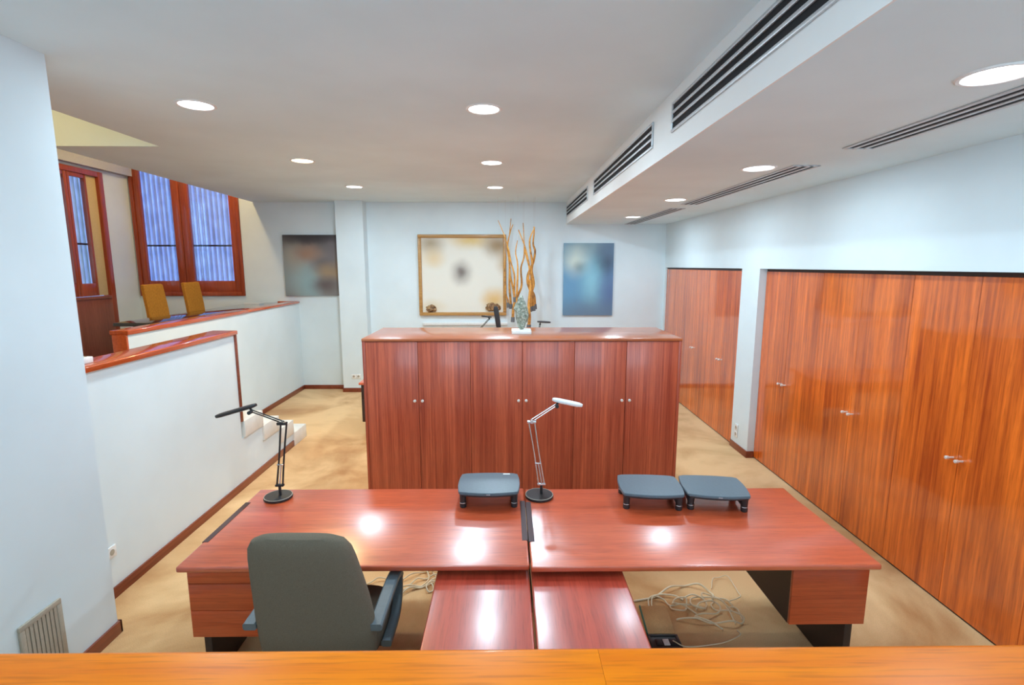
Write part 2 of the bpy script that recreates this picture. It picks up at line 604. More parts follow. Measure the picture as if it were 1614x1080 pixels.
# ------------------------------------------------------------------ staircase
st = thing('staircase', 'four white marble steps up to the raised area', 'stairs', (-3.17, 5.75, 0))
for (y0, y1, z0, z1) in [(4.985, 5.37, 0.51, 0.68), (5.37, 5.74, 0.34, 0.51), (5.74, 6.12, 0.17, 0.34), (6.12, 6.50, 0.0, 0.17)]:
    B(-0.528, 0.52, y0 - 5.75, y1 - 5.75, z0, z1, bev=0.003).build('step', M['marble'], st)

# ------------------------------------------------------------------ windows
def slats(a0, a1, fixed, z0, z1, axis, step=0.088):
    mb = MB()
    n = int(round((a1 - a0) / step))
    st_ = (a1 - a0) / n
    for i in range(n):
        c = a0 + (i + 0.5) * st_
        ring = []
        prof = [(-0.060, 0.012), (-0.034, 0.004), (-0.005, -0.006), (0.030, -0.024), (0.056, -0.014), (0.058, -0.011), (0.030, -0.020), (-0.004, -0.002), (-0.033, 0.008), (-0.058, 0.016)]
        for u, w in prof:
            ring.append((c + u, fixed + w) if axis == 'X' else (fixed - w, c + u))
        mb.prism(ring, z0, z1)
    return mb


w2 = thing('window_2', 'wide brown framed window with two tall panes beside the dark painting', 'window', (-5.55, BY, 1.70))
w2['kind'] = 'structure'
fm = MB()
for x0, x1 in ((-0.92, -0.86), (0.86, 0.92)):
    fm.box(x0, x1, -0.03, 0.12, 0, 2.60, bev=0.006)
fm.box(-0.86, 0.86, -0.03, 0.12, 0, 0.07, bev=0.006)
fm.box(-0.86, 0.86, -0.03, 0.12, 2.53, 2.60, bev=0.006)
fm.build('frame', M['frame'], w2)
for sx0, sx1, l, r in ((-0.855, -0.095, 0.10, 0.13), (-0.085, 0.855, 0.14, 0.11)):
    sm = MB()
    sm.box(sx0, sx0 + l, -0.015, 0.05, 0.07, 2.53, bev=0.008)
    sm.box(sx1 - r, sx1, -0.015, 0.05, 0.07, 2.53, bev=0.008)
    sm.box(sx0 + l, sx1 - r, -0.01, 0.045, 0.07, 0.265, bev=0.006)
    sm.box(sx0 + l, sx1 - r, -0.01, 0.045, 2.43, 2.53, bev=0.006)
    s_ = sm.build('sash', M['frame'], w2)
    B(sx0 + l - 0.01, sx1 - r + 0.01, 0.015, 0.021, 0.25, 2.44).build('pane', M['glass'], s_)
B(-0.86, 0.86, 0.09, 0.105, 0.865, 0.895).build('guard_bar', M['standdark'], w2)
tag(slats(-6.60, -4.40, BY + 0.19, 1.5, 4.4, 'X').box(-6.60, -4.40, BY + 0.151, BY + 0.22, 4.38, 4.44).build('vertical_blind', M['slat']),
    'white upright slats seen through the wide window beside the dark painting', 'blind')

w1 = thing('window_1', 'brown framed glazed door with a low wooden panel at the far left', 'window', (-6.5, 7.6, 0.68))
w1['kind'] = 'structure'
fm = MB()
fm.box(-0.10, 0.03, 0.82, 0.92, 0, 3.02, bev=0.006)
fm.box(-0.10, 0.03, -1.0, -0.92, 0, 3.02, bev=0.006)
fm.box(-0.10, 0.03, -0.92, 0.82, 2.94, 3.02, bev=0.006)
fm.build('frame', M['frame'], w1)
for y0, y1, l, r in ((-0.92, 0.245, 0.10, 0.055), (0.25, 0.60, 0.045, 0.035)):
    sm = MB()
    sm.box(-0.06, 0.01, y0, y0 + l, 1.08, 2.94, bev=0.006)
    sm.box(-0.06, 0.01, y1 - r, y1, 1.08, 2.94, bev=0.006)
    sm.box(-0.055, 0.005, y0 + l, y1 - r, 1.08, 1.275, bev=0.005)
    sm.box(-0.055, 0.005, y0 + l, y1 - r, 2.88, 2.94, bev=0.005)
    s_ = sm.build('sash', M['frame'], w1)
    B(-0.028, -0.022, y0 + l - 0.01, y1 - r + 0.01, 1.26, 2.89).build('pane', M['glass'], s_)
B(-0.05, -0.02, 0.60, 0.82, 1.08, 2.94, bev=0.004).build('side_panel', M['cream'], w1)
pm = MB().box(-0.06, 0.035, -0.92, 0.82, 0, 1.07, bev=0.004)
pm.box(0.035, 0.05, -0.90, 0.80, 1.03, 1.07, bev=0.004)
pm.build('lower_panel', M['panel'], w1)
B(-0.09, -0.075, -0.92, 0.60, 1.87, 1.90).build('guard_bar', M['standdark'], w1)
tag(slats(6.50, 9.00, -6.70, 1.5, 3.8, 'Y').box(-6.73, -6.651, 6.5, 9.0, 3.78, 3.84).build('vertical_blind', M['slat']),
    'white upright slats seen through the glazed door at the far left', 'blind')

# ------------------------------------------------------------------ ceiling lights
def downlight(x, y, z, label, power=LAMP_W, col=COOL, lens='lens_cool', r=0.105, group='recessed downlights'):
    t = thing('ceiling_light', label, 'ceiling light', (x, y, z), 0, group)
    MB().rings([[Vector((q * math.cos(a), q * math.sin(a), h)) for a in [2 * math.pi * k / 40 for k in range(40)]]
                for q, h in ((r, -0.002), (r + 0.004, -0.006), (r + 0.016, -0.006), (r + 0.022, -0.001), (r + 0.022, 0.004), (r, 0.004))],
               closed=True).build('trim_ring', M['plastic'], t)
    MB().lathe([(0.001, -0.004), (r * 0.7, -0.004), (r, -0.001), (r, 0.004), (0.001, 0.004)], n=40).build('diffuser', M[lens], t)
    ld = bpy.data.lights.new('lamp', 'AREA')
    ld.shape = 'DISK'
    ld.size = 2 * r
    ld.energy = power
    ld.color = col
    lo = bpy.data.objects.new('lamp', ld)
    C.objects.link(lo)
    lo.parent = t
    lo.location = (0, 0, -0.010)
    return t


downlight(-0.155, 3.76, CZ, 'large bright downlight in the middle ceiling row, nearest the viewer')
downlight(-0.155, 5.64, CZ, 'second downlight of the middle ceiling row')
downlight(-0.155, 7.38, CZ, 'farthest downlight of the middle ceiling row, before the gold framed picture')
downlight(-2.115, 3.69, CZ, 'oval looking downlight in the left ceiling row, nearest the viewer')
downlight(-2.13, 5.56, CZ, 'yellowish downlight in the middle of the left ceiling row', LAMP_W * 1.25, WARM, 'lens_warm')
downlight(-2.115, 7.34, CZ, 'farthest downlight of the left ceiling row, before the white pier')
downlight(1.85, 2.02, SZ, 'large downlight under the bulkhead at the right edge', LAMP_W * 0.54)
downlight(1.87, 3.89, SZ, 'second downlight under the bulkhead, above the big wardrobes', LAMP_W * 0.54)
downlight(1.86, 5.73, SZ, 'third downlight under the bulkhead, beside the gap between two slot vents', LAMP_W * 0.54)
downlight(1.89, 7.74, SZ, 'farthest and smallest downlight under the bulkhead', LAMP_W * 0.54)
# unseen lamps added for light, around the viewer and over the raised area
downlight(-0.155, 1.15, CZ, 'added unseen downlight directly above the front rail', LAMP_W * 0.4)
downlight(-0.155, -1.4, CZ, 'added unseen downlight behind the viewer, in line with the middle row')
downlight(1.86, -0.6, SZ, 'added unseen downlight under the bulkhead behind the viewer', LAMP_W * 0.54)
downlight(-4.4, 3.2, HZ, 'added unseen warm downlight over the stairs', LAMP_W * 1.7, WARM, 'lens_warm', group='added warm downlights over the raised area')
downlight(-4.80, 7.9, HZ, 'added unseen warm downlight over the bar counter', LAMP_W * 1.1, WARM, 'lens_warm', group='added warm downlights over the raised area')

# ------------------------------------------------------------------ air vents
def grille(y0, y1, label):
    t = thing('air_vent', label, 'air vent', (1.05, (y0 + y1) / 2, 3.155), 0, 'grilles on the bulkhead face')
    h, z = (y1 - y0) / 2, 0.09
    f = MB()
    f.box(-0.012, -0.001, -h, h, z - 0.018, z, bev=0.003)
    f.box(-0.012, -0.001, -h, h, -z, -z + 0.018, bev=0.003)
    f.box(-0.012, -0.001, -h, -h + 0.02, -z + 0.018, z - 0.018, bev=0.003)
    f.box(-0.012, -0.001, h - 0.02, h, -z + 0.018, z - 0.018, bev=0.003)
    f.build('frame', M['alu'], t)
    B(-0.003, -0.001, -h + 0.02, h - 0.02, -z + 0.018, z - 0.018).build('slot_shade', M['void'], t)  # black sheet in place of the shade behind the slats
    for k in (-0.026, 0.026):
        B(-0.014, -0.004, -h + 0.02, h - 0.02, k - 0.0095, k + 0.0095, bev=0.003).build('slat', M['alu'], t)


grille(0.90, 3.36, 'long silver grille with black slots on the bulkhead face, nearest the viewer')
grille(3.78, 6.25, 'middle silver grille on the bulkhead face')
grille(6.72, 9.02, 'farthest silver grille on the bulkhead face, beside the back wall')


def slotvent(y0, y1, label):
    t = thing('air_vent', label, 'air vent', (2.16, (y0 + y1) / 2, SZ), 0, 'slot vents under the bulkhead')
    h = (y1 - y0) / 2
    f = MB()
    for x in (-0.09, -0.032, 0.032, 0.09):
        f.box(x - 0.012, x + 0.012, -h, h, -0.008, -0.001, bev=0.002)
    f.box(-0.09, 0.09, -h, -h + 0.012, -0.008, -0.001)
    f.box(-0.09, 0.09, h - 0.012, h, -0.008, -0.001)
    f.build('frame', M['alu'], t)
    B(-0.085, 0.085, -h + 0.01, h - 0.01, -0.003, -0.001).build('slot_shade', M['void'], t)  # black sheet painted in for the dark between the fins


slotvent(0.85, 3.23, 'slot vent under the bulkhead at the right edge of the photo')
slotvent(3.77, 6.14, 'middle slot vent under the bulkhead')
slotvent(6.55, 9.05, 'farthest slot vent under the bulkhead, beside the back wall')

t = thing('floor_vent', 'grey metal vent with upright slots low on the near left wall', 'air vent', (-2.39, 2.378, 0.27))
f = MB()
f.box(0.001, 0.014, -0.118, 0.118, 0.190, 0.218, bev=0.003)
f.box(0.001, 0.014, -0.118, 0.118, -0.16, -0.13, bev=0.003)
f.box(0.001, 0.014, -0.118, -0.090, -0.13, 0.190, bev=0.003)
f.box(0.001, 0.014, 0.090, 0.118, -0.13, 0.190, bev=0.003)
f.build('frame', M['greymetal'], t)
B(0.001, 0.003, -0.09, 0.09, -0.13, 0.19).build('slot_shade', M['void'], t)  # black sheet for the shade behind the upright slots
f = MB()
for k in range(8):
    y = -0.079 + k * 0.0226
    f.box(0.004, 0.012, y - 0.0082, y + 0.0082, -0.13, 0.19)
f.build('slats', M['greymetal'], t)

# ------------------------------------------------------------------ sockets
def socket(loc, rz, n, label, vertical=False):
    t = thing('wall_socket', label, 'socket', loc, rz)        # faces local -Y
    w = 0.082
    p = MB()
    holes = []
    for i in range(n):
        c = (i - (n - 1) / 2) * w
        cx, cz = (0, c) if vertical else (c, 0)
        p.box(cx - w / 2 + 0.001, cx + w / 2 - 0.001, -0.010, -0.0005, cz - w / 2 + 0.001, cz + w / 2 - 0.001, bev=0.004)
        holes.append([[Vector((cx + 0.020 * math.cos(a), y, cz + 0.020 * math.sin(a))) for a in [2 * math.pi * k / 20 for k in range(20)]]
                 for y in (-0.0112, -0.009)])
    p.build('cover_plate', M['plastic'], t)
    for h in holes:
        MB().rings(h).build('socket_hole', M['greymetal'], t)


socket((-2.67, 3.20, 0.325), math.radians(90), 1, 'white socket low on the stair parapet wall')
socket((-2.67, 8.86, 0.285), 0, 2, 'white double socket low on the back pier left of the cabinet')
socket((RX, 5.96, 0.235), math.radians(-90), 2, 'white double socket low on the pier between the wardrobes', True)

# ------------------------------------------------------------------ wardrobes along the right wall
def knob(parent, x, y, z, ln=0.035, r=0.0085, axis='x', mat='brass'):
    k = MB()
    prof = [(r * 0.6, 0), (r * 0.6, ln * 0.55), (r, ln * 0.62), (r, ln * 0.95), (r * 0.8, ln)]
    if axis == 'x':
        rings = [[Vector((x - d, y + q * math.cos(a), z + q * math.sin(a))) for a in [2 * math.pi * i / 14 for i in range(14)]] for q, d in prof]
    else:
        rings = [[Vector((x + q * math.cos(a), y - d, z + q * math.sin(a))) for a in [2 * math.pi * i / 14 for i in range(14)]] for q, d in prof]
    return k.rings(rings).build('knob', M[mat], parent)


def wardrobe(y0, y1, x, label, group):
    t = thing('wardrobe', label, 'wardrobe', (x, (y0 + y1) / 2, 0), 0, group)
    h = (y1 - y0) / 2
    c = MB()
    c.box(0.024, 0.55, -h + 0.001, h - 0.001, 0.0, 2.195)
    c.build('carcass', M['dark'], t)
    B(0.004, 0.023, -h + 0.001, h - 0.001, 2.172, 2.196).build('head_gap', M['dark'], t)  # dark strip standing for the shaded gap over the doors
    B(0.006, 0.023, -h + 0.001, h - 0.001, 0.0, 0.012).build('plinth', M['dark'], t)
    for s in (-1, 1):
        a, b = sorted((s * 0.0015, s * (h - 0.0015)))
        d = B(0.0, 0.022, a, b, 0.014, 2.170, bev=0.0005, seg=1).build('door', M['ward'], t)
        knob(d, 0.0, s * 0.035, 1.005, ln=0.052, r=0.0115)
    return t


near = ['third near wardrobe from the white pier, at the right edge', 'second near wardrobe from the white pier, beside the desk',
        'near wardrobe directly beside the white pier']
wardrobe(1.525, 2.562, 2.90, 'tall orange brown wardrobe by the front rail, mostly outside the photo', 'near wardrobes')
wardrobe(2.562, 3.598, 2.90, 'tall orange brown wardrobe at the right edge, third from the white pier', 'near wardrobes')
wardrobe(3.598, 4.634, 2.90, 'tall orange brown wardrobe, second from the white pier', 'near wardrobes')
wardrobe(4.634, 5.668, 2.90, 'tall orange brown wardrobe standing directly against the white pier', 'near wardrobes')
wardrobe(6.102, 7.074, 2.84, 'tall brown far wardrobe just behind the white pier', 'far wardrobes')
wardrobe(7.074, 8.046, 2.84, 'middle one of the far brown wardrobes behind the cabinet', 'far wardrobes')
wardrobe(8.046, 9.018, 2.84, 'far brown wardrobe in the corner by the back wall', 'far wardrobes')

# ------------------------------------------------------------------ long cabinet in the middle
cb = thing('cabinet', 'long chest high mahogany cabinet with six doors behind the desks', 'cabinet', (0.142, 4.83, 0))
c = MB()
c.box(-1.415, -1.390, -0.40, 0.40, 0, 1.575, bev=0.002)
c.box(1.390, 1.415, -0.40, 0.40, 0, 1.575, bev=0.002)
c.box(-1.390, 1.390, -0.375, 0.40, 0.0, 1.575)
c.build('carcass', M['cabinet'], cb)
B(-1.418, 1.418, -0.405, 0.405, 1.575, 1.60, bev=0.004).build('top', M['cabtop'], cb)
dw = 2.78 / 6
for i in range(6):
    x0 = -1.39 + i * dw
    d = B(x0 + 0.0015, x0 + dw - 0.0015, -0.397, -0.376, 0.03, 1.571, bev=0.002).build('door', M['cabinet'], cb)
    kx = x0 + dw - 0.034 if i % 2 == 0 else x0 + 0.034
    knob(d, kx, -0.397, 1.04, ln=0.030, r=0.013, axis='y')

# ------------------------------------------------------------------ desks
def desk(loc, side, drawers, zb, px, label, group, end='drawer'):
    """side -1: pedestal at the left; px: inner face of the pedestal measured from the outer end."""
    t = thing('desk', label, 'desk', loc, 0, group)
    W, D = 0.89, 0.45
    db = MB()
    if side > 0:     # the cable cut-out on the outer edge is open
        outline = [(-W, -D), (W, -D), (W, -0.215), (W - 0.028, -0.20), (W - 0.028, 0.27), (W - 0.014, D), (-W, D)]
        db.prism(outline, 0.708, 0.740)
        bmesh.ops.bevel(db.bm, geom=db.bm.edges[:], offset=0.009, segments=4, profile=0.5, affect='EDGES')
    else:
        db.box(-W, W, -D, D, 0.708, 0.740, bev=0.010, seg=4)
    db.build('desktop', M['desk'], t)
    for s in ((-1, 1) if side < 0 else (-1,)):
        a, b = sorted((s * (W + 0.0015), s * (W - 0.030)))
        B(a, b, -0.215, 0.255, 0.7, 0.7415).build('cable_slot', M['slot'], t)
    xo = side * (W - 0.02)
    xi = side * (W - px)
    a, b = sorted((xo, xi))
    pd = MB().box(a, b, -D + 0.075, 0.25, zb, 0.705)
    pd = pd.build('pedestal', M['dark'], t)
    zs = [0.703] + drawers
    for z1, z0 in zip(zs[:-1], zs[1:]):
        B(a - 0.001, b + 0.001, -D + 0.055, -D + 0.074, z0 + 0.0015, z1 - 0.0015, bev=0.0015).build('drawer', M[end], pd)
    B(a - 0.0012, b + 0.0012, -D + 0.0745, 0.252, zb - 0.002, zb + 0.003).build('bottom_board', M['dark'], pd)
    if side > 0:
        B(b, b + 0.004, -D + 0.06, 0.25, zb, 0.705).build('side_board', M[end], pd)
    else:
        B(a - 0.004, a, -D + 0.06, 0.25, zb, 0.705).build('side_board', M[end], pd)
    a, b = sorted((side * (W - 0.045), side * (W - 0.085)))
    B(a, b, -D + 0.10, 0.38, 0, zb - 0.004, bev=0.003).build('leg', M['dark'], t)
    a, b = sorted((-side * (W - 0.015), -side * (W - 0.045)))
    B(a, b, 0.20, 0.38, 0, 0.706, bev=0.003).build('leg', M['dark'], t)
    B(-W + 0.10, W - 0.10, 0.33, 0.348, 0.40, 0.706, bev=0.002).build('modesty_panel', M['drawer'], t)
    return t


desk((-0.775, 2.815, 0), -1, [0.612, 0.460, 0.306], 0.306, 0.46,
     'left front desk of red mahogany, with three drawers, behind the grey office chair', 'mahogany desks')
desk((1.013, 2.800, 0), 1, [0.364], 0.364, 0.415,
     'right front desk of red mahogany, carrying two monitor stands', 'mahogany desks')
desk((-1.02, 6.86, 0), -1, [0.50, 0.20], 0.20, 0.46,
     'mahogany desk behind the long cabinet, its dark end showing left of the cabinet', 'mahogany desks', end='dark')
desk((0.78, 6.86, 0), 1, [0.364], 0.364, 0.415,
     'right hand mahogany desk hidden behind the long cabinet', 'mahogany desks')


def side_table(x, label):
    t = thing('desk_return', label, 'side table', (x, 1.90, 0), 0, 'low returns of the desks')
    B(-0.237, 0.237, -0.60, 0.60, 0.648, 0.680, bev=0.009, seg=4).build('tabletop', M['returnw'], t)
    for s in (-1, 1):
        B(s * 0.20 - 0.015, s * 0.20 + 0.015, -0.50, -0.10, 0, 0.646, bev=0.003).build('leg', M['dark'], t)
    B(-0.18, 0.18, -0.30, -0.28, 0.40, 0.646).build('stretcher_panel', M['dark'], t)
    return t


side_table(-0.122, 'red mahogany low return under the left desk, beside the office chair')
side_table(0.361, 'red mahogany low return under the right desk, beside the tangled cables')

# ------------------------------------------------------------------ monitor stands
def mstand(x, y, rz, label, sticker=False, front=True):
    t = thing('monitor_stand', label, 'monitor stand', (x, y, 0.7402), rz, 'monitor stands')
    W, D = 0.190, 0.142
    poly = []
    for i in range(13):
        u = i / 12 * 2 - 1
        poly.append((u * (W - 0.012), -D - 0.022 * (1 - u * u)))
    for i in range(7):
        u = i / 6 * 2 - 1
        poly.append((W - 0.004 + 0.012 * (1 - u * u), u * (D - 0.012)))
    for i in range(13):
        u = 1 - i / 12 * 2
        poly.append((u * (W - 0.030), D + 0.010 * (1 - u * u)))
    for i in range(7):
        u = 1 - i / 6 * 2
        poly.append((-W + 0.004 - 0.012 * (1 - u * u), u * (D - 0.012)))
    cxy = lambda k: [(px * k, py * k) for px, py in poly]
    rings = [[Vector((px, py, z)) for px, py in cxy(k)] for k, z in ((0.97, 0.094), (1.0, 0.098), (1.0, 0.110), (0.985, 0.114))]
    MB().rings(rings).build('top', M['stand'], t)
    MB().prism(cxy(0.965), 0.086, 0.094).build('rim', M['standdark'], t)
    for sx in (-1, 1):
        for sy in (-1, 1):
            lx, ly = sx * (W - 0.030), sy * (D - 0.035)
            prof = [(0.019, 0.0), (0.021, 0.004), (0.021, 0.030), (0.019, 0.032), (0.020, 0.034), (0.022, 0.088)]
            leg = MB().lathe(prof, lx, ly, 16).build('leg', M['standdark'], t)
            MB().lathe([(0.0215, 0.029), (0.0222, 0.031), (0.0215, 0.033)], lx, ly, 16).build('ring', M['chrome'], leg)
        B(sx * (W - 0.033) - 0.006, sx * (W - 0.033) + 0.006, -D + 0.05, D - 0.05, 0.022, 0.088, bev=0.002).build('side_panel', M['standdark'], t)
    if front:
        B(-0.012, 0.012, -D - 0.0222, -D - 0.018, 0.101, 0.107, bev=0.001).build('badge', M['alu'], t)
    if sticker:
        B(0.09, 0.135, D - 0.022, D - 0.006, 0.1142, 0.1148).build('sticker', M['plastic'], t)
    return t


mstand(-0.113, 3.105, 0.0, 'blue grey monitor stand on the left desk, with a white sticker', sticker=True)
mstand(0.915, 3.065, math.radians(-4.5), 'blue grey monitor stand on the right desk, the left of the touching pair', front=False)
mstand(1.315, 3.045, math.radians(-6.5), 'dark blue grey monitor stand on the right desk, the right of the touching pair')

# ------------------------------------------------------------------ desk lamps
def desk_lamp(loc, elbow, wrist, h0, h1, label, rod, head, hw=0.022, gap=0.019, stem=0.085, r=0.088, wide=(0, 1, 0)):
    """Points in the lamp's own frame; h0 is the head end over the wrist, h1 the free end."""
    t = thing('desk_lamp', label, 'lamp', loc, 0, 'jointed desk lamps')
    MB().lathe([(0.001, 0), (r - 0.004, 0), (r, 0.003), (r, 0.014), (r - 0.004, 0.018), (0.012, 0.020), (0.001, 0.020)], n=40).build('base', M['black'], t)
    MB().rings([[Vector((q * math.cos(a), q * math.sin(a), z)) for a in [2 * math.pi * k / 40 for k in range(40)]]
                for q, z in ((r - 0.006, 0.0178), (r - 0.003, 0.0186), (r - 0.001, 0.0165))], cap=False).build('rim', M['greymetal'], t)
    sx = 0.014
    MB().tube([(sx, 0, 0.018), (sx, 0, stem)], 0.009, n=12).build('stem', M['black'], t)
    E, Wr = Vector(elbow), Vector(wrist)
    S0 = Vector((sx, 0, stem))
    la = MB()
    for s in (-1, 1):
        o = Vector((s * gap, 0, 0))
        mid = (S0 + E) / 2 + o * 0.82
        la.tube([S0 + o, mid, E + o * 1.0], 0.0048, n=8, smooth=5)
        la.tube([S0 + o + Vector((0, 0.012, 0)), mid + Vector((0, 0.012, 0)), E + o + Vector((0, 0.012, 0))], 0.0025, n=8, smooth=5)
    la.build('lower_arm', M[rod], t)
    k = S0 + (E - S0) * 0.34
    B(k.x - gap * 1.1, k.x + gap * 1.1, -0.006, 0.012, k.z - 0.003, k.z + 0.003, bev=0.001).build('spring_bar', M['chrome'], t)
    MB().tube([S0 + Vector((0, 0.004, 0.012)), k + Vector((0, 0.004, 0))], 0.005, n=8).build('spring', M['chrome'], t)
    j = MB()
    j.box(S0.x - gap - 0.008, S0.x + gap + 0.008, -0.010, 0.014, stem - 0.006, stem + 0.008, bev=0.003)
    j.build('joint', M[rod if rod == 'black' else 'chrome'], t)
    j = MB()
    j.box(E.x - gap - 0.010, E.x + gap + 0.010, -0.010, 0.016, E.z - 0.008, E.z + 0.010, bev=0.003)
    j.tube([(E.x, -0.020, E.z + 0.006), (E.x, 0.024, E.z + 0.006)], 0.010, n=12)
    j.build('elbow', M[rod if rod == 'black' else 'chrome'], t)
    ua = MB()
    d = (Wr - E).normalized()
    nrm = Vector((-d.z, 0, d.x))
    for s in (-1, 1):
        ua.tube([E + nrm * (0.007 * s) + d * 0.004, Wr + nrm * (0.006 * s)], 0.0042, n=8)
    ua.build('upper_arm', M[rod], t)
    wj = MB().tube([(Wr.x, -0.016, Wr.z), (Wr.x, 0.016, Wr.z)], 0.012, n=12)
    A, Z = Vector(h0), Vector(h1)
    ax = (Z - A).normalized()
    up = Vector((-ax.z, 0, ax.x))
    if up.z < 0:
        up = -up
    wv = Vector(wide)
    if wv.x:
        up = Vector((0, -1, 0))
    wj.tube([Wr, A + ax * 0.05], 0.007, n=10)
    wj.build('head_joint', M['black'], t)
    rings = []
    L = (Z - A).length
    for u, k in ((0, 0.35), (0.012, 0.72), (0.035, 0.95), (0.10, 1.0), (L - 0.05, 1.0), (L - 0.02, 0.85), (L - 0.006, 0.6), (L, 0.3)):
        c = A + ax * u
        ring = []
        for i in range(20):
            a = 2 * math.pi * i / 20
            yy = math.copysign(abs(math.cos(a)) ** 0.6, math.cos(a)) * hw * 1.4 * k
            zz = math.copysign(abs(math.sin(a)) ** 0.6, math.sin(a)) * 0.0125 * (0.5 + 0.5 * k)
            ring.append(c + wv * yy + up * zz)
        rings.append(ring)
    hd = MB().rings(rings).build('lamp_head', M[head], t)
    c0, c1 = A + ax * 0.05 - up * 0.0130, Z - ax * 0.03 - up * 0.0130
    MB().rings([[c + wv * yy + up * zz for yy, zz in ((-0.018, 0), (0.018, 0), (0.018, 0.003), (-0.018, 0.003))] for c in (c0, c1)]
               ).build('light_strip', M['plastic'], hd)
    return t


desk_lamp((-1.488, 3.135, 0.7402), (0.054, 0.03, 0.500), (-0.140, 0.03, 0.575), (-0.112, 0.03, 0.617), (-0.375, 0.03, 0.540),
          'all black jointed desk lamp on the left desk, head pointing left', 'black', 'black')
desk_lamp((0.213, 3.135, 0.7402), (-0.052, 0.03, 0.505), (0.108, 0.03, 0.612), (0.082, 0.03, 0.648), (0.275, 0.03, 0.606),
          'silver armed desk lamp with a white head in front of the cabinet doors', 'chrome', 'plastic', r=0.092)
desk_lamp((-0.42, 7.0, 0.7402), (-0.06, 0.03, 0.50), (0.185, 0.03, 0.765), (0.215, 0.03, 0.785), (0.075, 0.03, 0.800),
          'thin black desk lamp behind the cabinet, its small head pointing left under the gold frame', 'black', 'black', hw=0.012)
desk_lamp((-0.13, 7.15, 0.7402), (0.02, 0.03, 0.48), (0.025, 0.03, 0.62), (0.022, 0.03, 0.60), (-0.022, 0.03, 0.925),
          'black desk lamp behind the cabinet, its broad head standing upright', 'black', 'standdark', hw=0.026, wide=(1, 0, 0))
desk_lamp((0.47, 7.1, 0.7402), (-0.02, 0.03, 0.50), (0.005, 0.03, 0.680), (-0.034, 0.03, 0.712), (0.155, 0.03, 0.700),
          'dark desk lamp behind the cabinet, its flat head pointing right', 'black', 'standdark', hw=0.034)

# ------------------------------------------------------------------ office chair
ch = thing('office_chair', 'high backed grey green fabric office chair with grey armrests, seen from behind', 'chair', (-0.86, 2.27, 0), math.radians(-1))


def slab(zs, n=32, e=3.2):
    rings = []
    for z, cx, cy, w, th in zs:
        ring = []
        for i in range(n):
            a = 2 * math.pi * i / n
            ca, sa = math.cos(a), math.sin(a)
            ring.append(Vector((cx + math.copysign(abs(ca) ** (2 / e), ca) * w, cy + math.copysign(abs(sa) ** (2 / e), sa) * th, z)))
        rings.append(ring)
    return rings


bz = [(0.44, 0.012, -0.175, 0.20, 0.030), (0.455, 0.012, -0.178, 0.235, 0.048), (0.50, 0.012, -0.185, 0.255, 0.055), (0.60, 0.010, -0.190, 0.264, 0.057),
      (0.70, 0.006, -0.200, 0.262, 0.056), (0.80, 0.0, -0.212, 0.254, 0.055), (0.90, -0.008, -0.226, 0.243, 0.054), (1.00, -0.016, -0.240, 0.230, 0.052),
      (1.05, -0.020, -0.247, 0.220, 0.049), (1.085, -0.023, -0.252, 0.198, 0.042), (1.102, -0.025, -0.255, 0.160, 0.030), (1.108, -0.025, -0.256, 0.11, 0.014)]
MB().rings(slab(bz)).build('backrest', M['chairfab'], ch)
sz = []
for z, k in ((0.40, 0.90), (0.41, 0.97), (0.44, 1.0), (0.475, 0.99), (0.492, 0.94), (0.500, 0.84)):
    sz.append((z, 0.0, 0.085, 0.255 * k, 0.245 * k))
MB().rings(slab(sz, e=4)).build('seat', M['chairfab'], ch)
for s in (-1, 1):
    path = smooth_path([(0, -0.225, 0.650), (0, -0.14, 0.656), (0, 0.0, 0.664), (0, 0.11, 0.666), (0, 0.185, 0.648), (0, 0.212, 0.590), (0, 0.190, 0.505),
                        (0, 0.13, 0.455), (0, 0.04, 0.440), (0, -0.06, 0.437)], 6)
    rings = []
    L = len(path)
    for i, p in enumerate(path):
        tan = (path[min(i + 1, L - 1)] - path[max(i - 1, 0)]).normalized()
        nrm = Vector((0, -tan.z, tan.y))
        w = 0.030 if i < L * 0.5 else 0.024
        ring = []
        for a, b in ((-1, -0.6), (-0.75, -1), (0.75, -1), (1, -0.6), (1, 0.6), (0.75, 1), (-0.75, 1), (-1, 0.6)):
            ring.append(p + Vector((s * 0.280 + a * w, 0, 0)) + nrm * (b * 0.017))
        rings.append(ring)
    MB().rings(rings).build('armrest', M['armplast'], ch)
    B(min(s * 0.18, s * 0.285), max(s * 0.18, s * 0.285), -0.02, 0.06, 0.390, 0.405, bev=0.003).build('arm_bracket', M['black'], ch)
B(-0.04, 0.04, -0.20, 0.02, 0.375, 0.400, bev=0.004).build('tilt_plate', M['black'], ch)
B(-0.035, 0.035, -0.215, -0.190, 0.375, 0.56, bev=0.006).build('back_bracket', M['black'], ch)
MB().tube([(0, 0.06, 0.10), (0, 0.06, 0.25), (0, 0.06, 0.398)], 0.027, 0.022, n=16).build('gas_column', M['black'], ch)
for k in range(5):
    a = math.radians(90 + 72 * k + 12)
    c_, s_ = math.cos(a), math.sin(a)
    lg = MB().tube([(0, 0.06, 0.115), (0.14 * c_, 0.06 + 0.14 * s_, 0.10), (0.29 * c_, 0.06 + 0.29 * s_, 0.075)], 0.026, 0.016, n=10).build('leg', M['black'], ch)
    cx_, cy_ = 0.285 * c_, 0.06 + 0.285 * s_
    cs = MB()
    for q in (-1, 1):
        ox, oy = -s_ * 0.014 * q, c_ * 0.014 * q
        cs.tube([(cx_ + ox - s_ * 0.008, cy_ + oy + c_ * 0.008, 0.026), (cx_ + ox + s_ * 0.008, cy_ + oy - c_ * 0.008, 0.026)], 0.0255, n=16)
    cs.build('caster', M['black'], lg)

